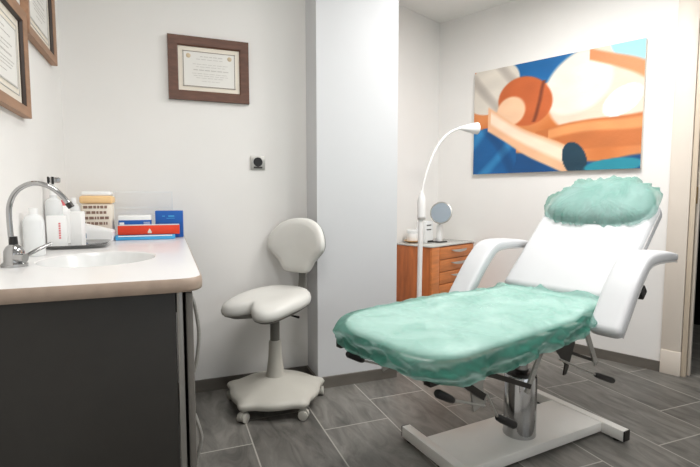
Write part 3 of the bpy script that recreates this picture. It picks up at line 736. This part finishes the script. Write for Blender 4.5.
# headrest cushion under its cover
HT = .585
def head_out(a, s):
    x = .262*math.copysign(abs(math.cos(a))**.75, math.cos(a)); sa = math.sin(a)
    y = .175*abs(sa)**.8 if sa > 0 else -.150*abs(sa)**.55
    if sa > 0: x *= 1-.12*sa
    return x*s, y*s
def hring(s, w, n=72):
    out = []
    for k in range(n):
        x, y = head_out(2*PI*k/n, s); out.append(BM @ Vector((HT+y, x, w)))
    return out
b = MB(); b.rings([hring(.05,.052),hring(.4,.05),hring(.7,.040),hring(.88,.018),hring(.93,-.01),hring(.9,-.04),hring(.5,-.05)] if False else [hring(.05,.058),hring(.4,.055),hring(.7,.042),hring(.86,.026),hring(.95,.006),hring(.96,-.02),hring(.9,-.04)],True,True,True); b.build('headrest', M['vinyl'], tb, 60)

# ------------------------------------------------------------------ green covers
NC = 520
co = cover_outline(NC)
def top_z(u, v):
    k = .35+.65*max(0,min(1,(u+.55)/.6))
    z = .6675
    z += .022*k*(ridge(Vector((u*5.5+v*2,v*5.5-u*1.5,2.2)))-.55)
    z += .010*k*(ridge(Vector((u*13-v*5,v*9+u*4,5.2)))-.5)
    z += .012*max(0,min(1,(u-.02)/.2))*(.5+noise.noise(Vector((u*12,v*9,1))))
    return max(z,.6635)
rings = []
for s in [0]+[.04+.93*k/30 for k in range(31)]:
    ring = []
    for x, y, t in co:
        mx, my = max(-.60,min(.0,x)), -.012
        u, v = mx+(x-mx)*s, my+(y-my)*s
        z = top_z(u,v) - .010*max(0,(s-.85)/.12)**2 * (.4+.6*max(0,min(1,(u+.0)/-.1+1)))
        ring.append((u,v,z))
    rings.append(ring)
def nrm_at(i):
    a, b = co[i-1], co[(i+1)%NC]; d = Vector((b[0]-a[0], b[1]-a[1], 0)).normalized(); return Vector((d.y,-d.x,0))
NS = 18
def hem_z(u):
    K = ((-.92,.592),(-.85,.570),(-.75,.556),(-.6,.562),(-.4,.572),(-.1,.578),(.12,.590),(.3,.602))
    for (a,za),(b_,zb) in zip(K,K[1:]):
        if u <= b_: return za+(zb-za)*max(0,(u-a)/(b_-a))
    return K[-1][1]
for k in range(NS+1):
    f = k/NS; ring = []
    for i, (x,y,t) in enumerate(co):
        n_ = nrm_at(i); hem = hem_z(x) + .009*noise.noise(Vector((t*4,3.3,0))) + .004*noise.noise(Vector((t*13,1.3,0)))
        top = .655
        z = top + (hem-top)*f
        r1 = ridge(Vector((t*7+f*1.6,f*1.1,9.1))); r2 = ridge(Vector((t*17-f*2.2,f*1.5,3.7))); r3 = noise.noise(Vector((t*34,f*2.,6.)))
        amp = min(1,f*2.2)
        off = .004 + amp*(1-.45*f)*(.034*(r1-.45)+.018*(r2-.45)+.004*r3) + .012*math.sin(PI*min(1,f*1.15))
        if f > .8: off -= .030*((f-.8)/.2)**1.5
        off = max(off, -.004 if f < .75 else -.03)
        p = Vector((x,y,0))+n_*off
        ring.append((p.x,p.y,z+.004*amp*r3))
    rings.append(ring)
for f, ins in ((.93,.030),(.7,.034),(.4,.036),(.22,.034)):      # hem turned under along the elastic: a second layer behind the skirt
    ring = []
    for i, (x,y,t) in enumerate(co):
        hem = hem_z(x) + .009*noise.noise(Vector((t*4,3.3,0))); n_ = nrm_at(i)
        p = Vector((x,y,0))-n_*(ins-.016+.006*noise.noise(Vector((t*15,f*3,2.))))
        ring.append((p.x,p.y,.655+(hem-.655)*f))
    rings.append(ring)
b = MB(); b.rings(rings)
cv = b.build('bed_cover', M['cover'], None, 0, CB, CA)
for p in cv.data.polygons: p.use_smooth = True
tag(cv,'mint green disposable cover with gathered hem stretched over the seat and leg rest','cover','green disposable covers')
# headrest cover
rings = []; NH = 260
def hc(s, w, amp, ph, hemw=0.):
    ring = []
    for k in range(NH):
        a = 2*PI*k/NH; x, y = head_out(a, s)
        q_ = min(1,max(0,(s-.45)/.5)); q_ = q_*q_*(3-2*q_)
        rg = ridge(Vector((x*6.5+y*2.5, y*4.2-x*2, ph)))*(1-q_)+q_*ridge(Vector((x*11, y*3, ph+2)))
        r2 = ridge(Vector((x*13-y*5, y*8+x*3, ph*.5)))*(1-q_)+q_*ridge(Vector((x*26, y*7, ph)))
        rad = Vector((x,y,0)); L = max(rad.length,1e-5)
        dw = max(-.004, amp*(.65*(rg-.35)+.4*(r2-.35)))
        dr = amp*.6*(r2-.4)
        x *= 1+dr/max(L,.08); y *= 1+dr/max(L,.08)
        if math.sin(a) < 0: y += .008*noise.noise(Vector((x*22,7,0)))
        ring.append(BM @ Vector((HT+y, x, w+dw)))
    return ring
prof = [(.02,.066,.004),(.15,.067,.008),(.3,.066,.012),(.45,.064,.016),(.6,.059,.020),(.72,.053,.024),(.83,.045,.028),(.91,.036,.030),(.97,.024,.032),(1.02,.010,.032),(1.055,.000,.030),(1.05,-.012,.022)]
for s, w_, am in prof: rings.append(hc(s, w_, am, 4.4))
b = MB(); b.rings(rings, True, True, False)
# wraps round behind the top edge
hv = b.build('headrest_cover', M['cover'], None, 0, CB, CA)
for p in hv.data.polygons: p.use_smooth = True
tag(hv,'puffy mint green disposable cover gathered over the headrest cushion','cover','green disposable covers')

# ------------------------------------------------------------------ drawer cabinet in the alcove
KW, KD, KH, KY = .585, .355, .735, 1.325
kc = thing('drawer_cabinet','cherry wood drawer cabinet in the alcove behind the bed','cabinet',wp(-KW/2-.013,KY+KD/2),A24)
b = MB(); b.box((0,.01,KH/2+.01),(KW,KD-.02,KH-.03),.003); b.build('carcass', M['cherry'], kc)
b = MB(); b.box((0,.01,.0125),(KW-.06,KD-.06,.025)); b.build('plinth', M['plinth_brown'], kc)
b = MB(); b.box((0,0,KH+.0005),(KW+.012,KD+.004,.010),.003); b.build('top', M['glass_top'], kc)
b = MB(); b.box((-KW/2+.05,-KD/2+.011,KH/2+.01),(.098,.018,KH-.034),.002); b.build('front_stile', M['cherry_front'], kc)
zz = KH-.012
for k in range(7):
    hgt = .094; xo = .051
    b = MB(); b.box((xo,-KD/2+.011,zz-hgt/2),(KW-.106,.018,hgt-.005),.002); dwr = b.build('drawer', M['cherry_front'], kc)
    b = MB(); rr = []
    m = 14
    for i in range(m+1):
        a = PI*i/m; x = xo+.010-.105*math.cos(a); yy = -KD/2-.002-.024*math.sin(a)**.7
        rr.append([(x,yy,zz-.026),(x,yy-.004,zz-.029),(x,yy-.003,zz-.029-.018*math.sin(a)),(x,yy+.001,zz-.029-.017*math.sin(a))])
    b.rings(rr,True,True,True); b.build('handle', M['steel'], dwr)
    zz -= hgt
KT = KH+.0065
# mirror
mr = thing('vanity_mirror','round tilted vanity mirror on white stand on top of the drawer cabinet','mirror',wp(-.285,1.475,KT),A24)
b = MB(); b.box((.0,0,.070),(.042,.034,.14),.006,3); b.build('stand', M['wht'], mr)
b = MB(); b.box((0,0,.004),(.11,.08,.008),.003); b.build('foot', M['dark_steel'], mr)
cc = Vector((-.035,-.035,.235)); nn_ = Vector((-.95,-.34,.20)).normalized()
q = nn_.to_track_quat('Z','Y').to_matrix().to_4x4()
b = MB(); b.tube([(0,.0,.10),(-.004,-.004,.16),cc-nn_*.012],.007,10); b.build('arm', M['chrome'], mr)
b = MB(); b.lathe([(0,-.010),(.080,-.010),(.088,-.004),(.088,.003),(.080,.006),(.078,.002)],cc,40,q); b.build('rim', M['steel'], mr)
b = MB(); b.lathe([(0,.0028),(.079,.0028),(.079,.0)],cc,40,q); b.build('mirror_glass', M['mirror'], mr)
# small glass-fronted appliance beside the mirror
ap = thing('sterilising_box','small white box with two dark slots beside the mirror stand','box',wp(-.40,1.535,KT),A24)
b = MB(); b.box((0,0,.085),(.10,.09,.17),.006,3); b.build('housing', M['frost'], ap)
for z in (.105,.14):
    b = MB(); b.box((-.01,-.0465,z),(.055,.004,.007)); b.build('slot', M['dark_steel'], ap)
b = MB(); b.box((.01,-.0465,.012),(.07,.004,.014)); b.build('lower_slot', M['black'], ap)
# cup on saucer
sc = tag(MB().build('x', M['wht']), 'x', 'x'); bpy.data.objects.remove(sc)
b = MB(); b.lathe([(.035,0),(.055,.010),(.070,.018),(.068,.020),(.05,.013),(0,.010)],seg=32)
sa = b.build('wooden_saucer', M['tan'], None, 35, wp(-.475,1.60,KT)); tag(sa,'round tan dish under the white jar on the drawer cabinet','dish')
cu = thing('white_jar','white jar standing in the tan dish on the drawer cabinet','jar',wp(-.475,1.60,KT+.0108))
b = MB(); b.lathe([(.038,0),(.042,.006),(.043,.062),(.040,.066)],seg=28); b.build('jar', M['wht'], cu)
b = MB(); b.lathe([(.044,.064),(.045,.086),(.040,.090),(0,.091)],seg=28); b.build('lid', M['frost'], cu)

# ------------------------------------------------------------------ floor lamp
lp = thing('floor_lamp','white gooseneck floor lamp standing between the drawer cabinet and the bed','floor lamp',(1.575,2.75,0))
b = MB(); b.lathe([(.10,0),(.13,.004),(.13,.02),(.115,.03),(.03,.04),(.018,.06)]); b.build('base', M['lamp_white'], lp)
b = MB(); b.tube([(0,0,.04),(.003,0,.55),(.008,0,.98)],.0165,16); b.build('pole', M['lamp_white'], lp)
b = MB(); b.lathe([(.020,.955),(.029,.965),(.029,1.07),(.024,1.10),(.012,1.13),(.009,1.14)],(.012,0,0)); b.build('sleeve', M['lamp_white'], lp)
b = MB(); b.cyl((.012,0,.948),(.012,0,.958),.027,.027,20); b.build('sleeve_ring', M['steel'], lp)
gp = smooth_path([(.013,0,1.12),(.028,0,1.20),(.060,0,1.30),(.105,0,1.40),(.155,0,1.475),(.215,0,1.53),(.275,0,1.560),(.335,0,1.572)],6)
b = MB(); b.tube(gp,.0085,12); b.build('gooseneck', M['lamp_white'], lp)
hx = Vector((.325,0,1.571)); hd = Vector((.97,-.10,.03)).normalized(); q = hd.to_track_quat('Z','Y').to_matrix().to_4x4()
b = MB(); b.lathe([(.009,-.03),(.016,.0),(.028,.045),(.038,.085),(.041,.115),(.037,.118)],hx,28,q); b.build('lamp_head', M['lamp_white'], lp)
b = MB(); b.lathe([(0,.112),(.036,.112),(.037,.118),(0,.120)],hx,28,q); b.build('lens', M['lens'], lp)

# ------------------------------------------------------------------ camera
f = 467.; th = math.atan(36.5/f); yaw = math.atan(182/f)
cam = bpy.data.cameras.new('camera'); cam.sensor_width = 36; cam.lens = 36*f/700; cam.clip_start = .02
co_ = bpy.data.objects.new('camera', cam); COL.objects.link(co_); co_.location = (0,0,1.1); co_.rotation_euler = (R(90)-th, 0, -yaw)
S.camera = co_
S.view_settings.view_transform = 'Standard'; S.view_settings.look = 'None'; S.view_settings.exposure = 0.; S.view_settings.gamma = 1; S.view_settings.use_curve_mapping = False
S.cycles.max_bounces = 12; S.cycles.transparent_max_bounces = 32; S.cycles.diffuse_bounces = 6; S.cycles.use_denoising = True
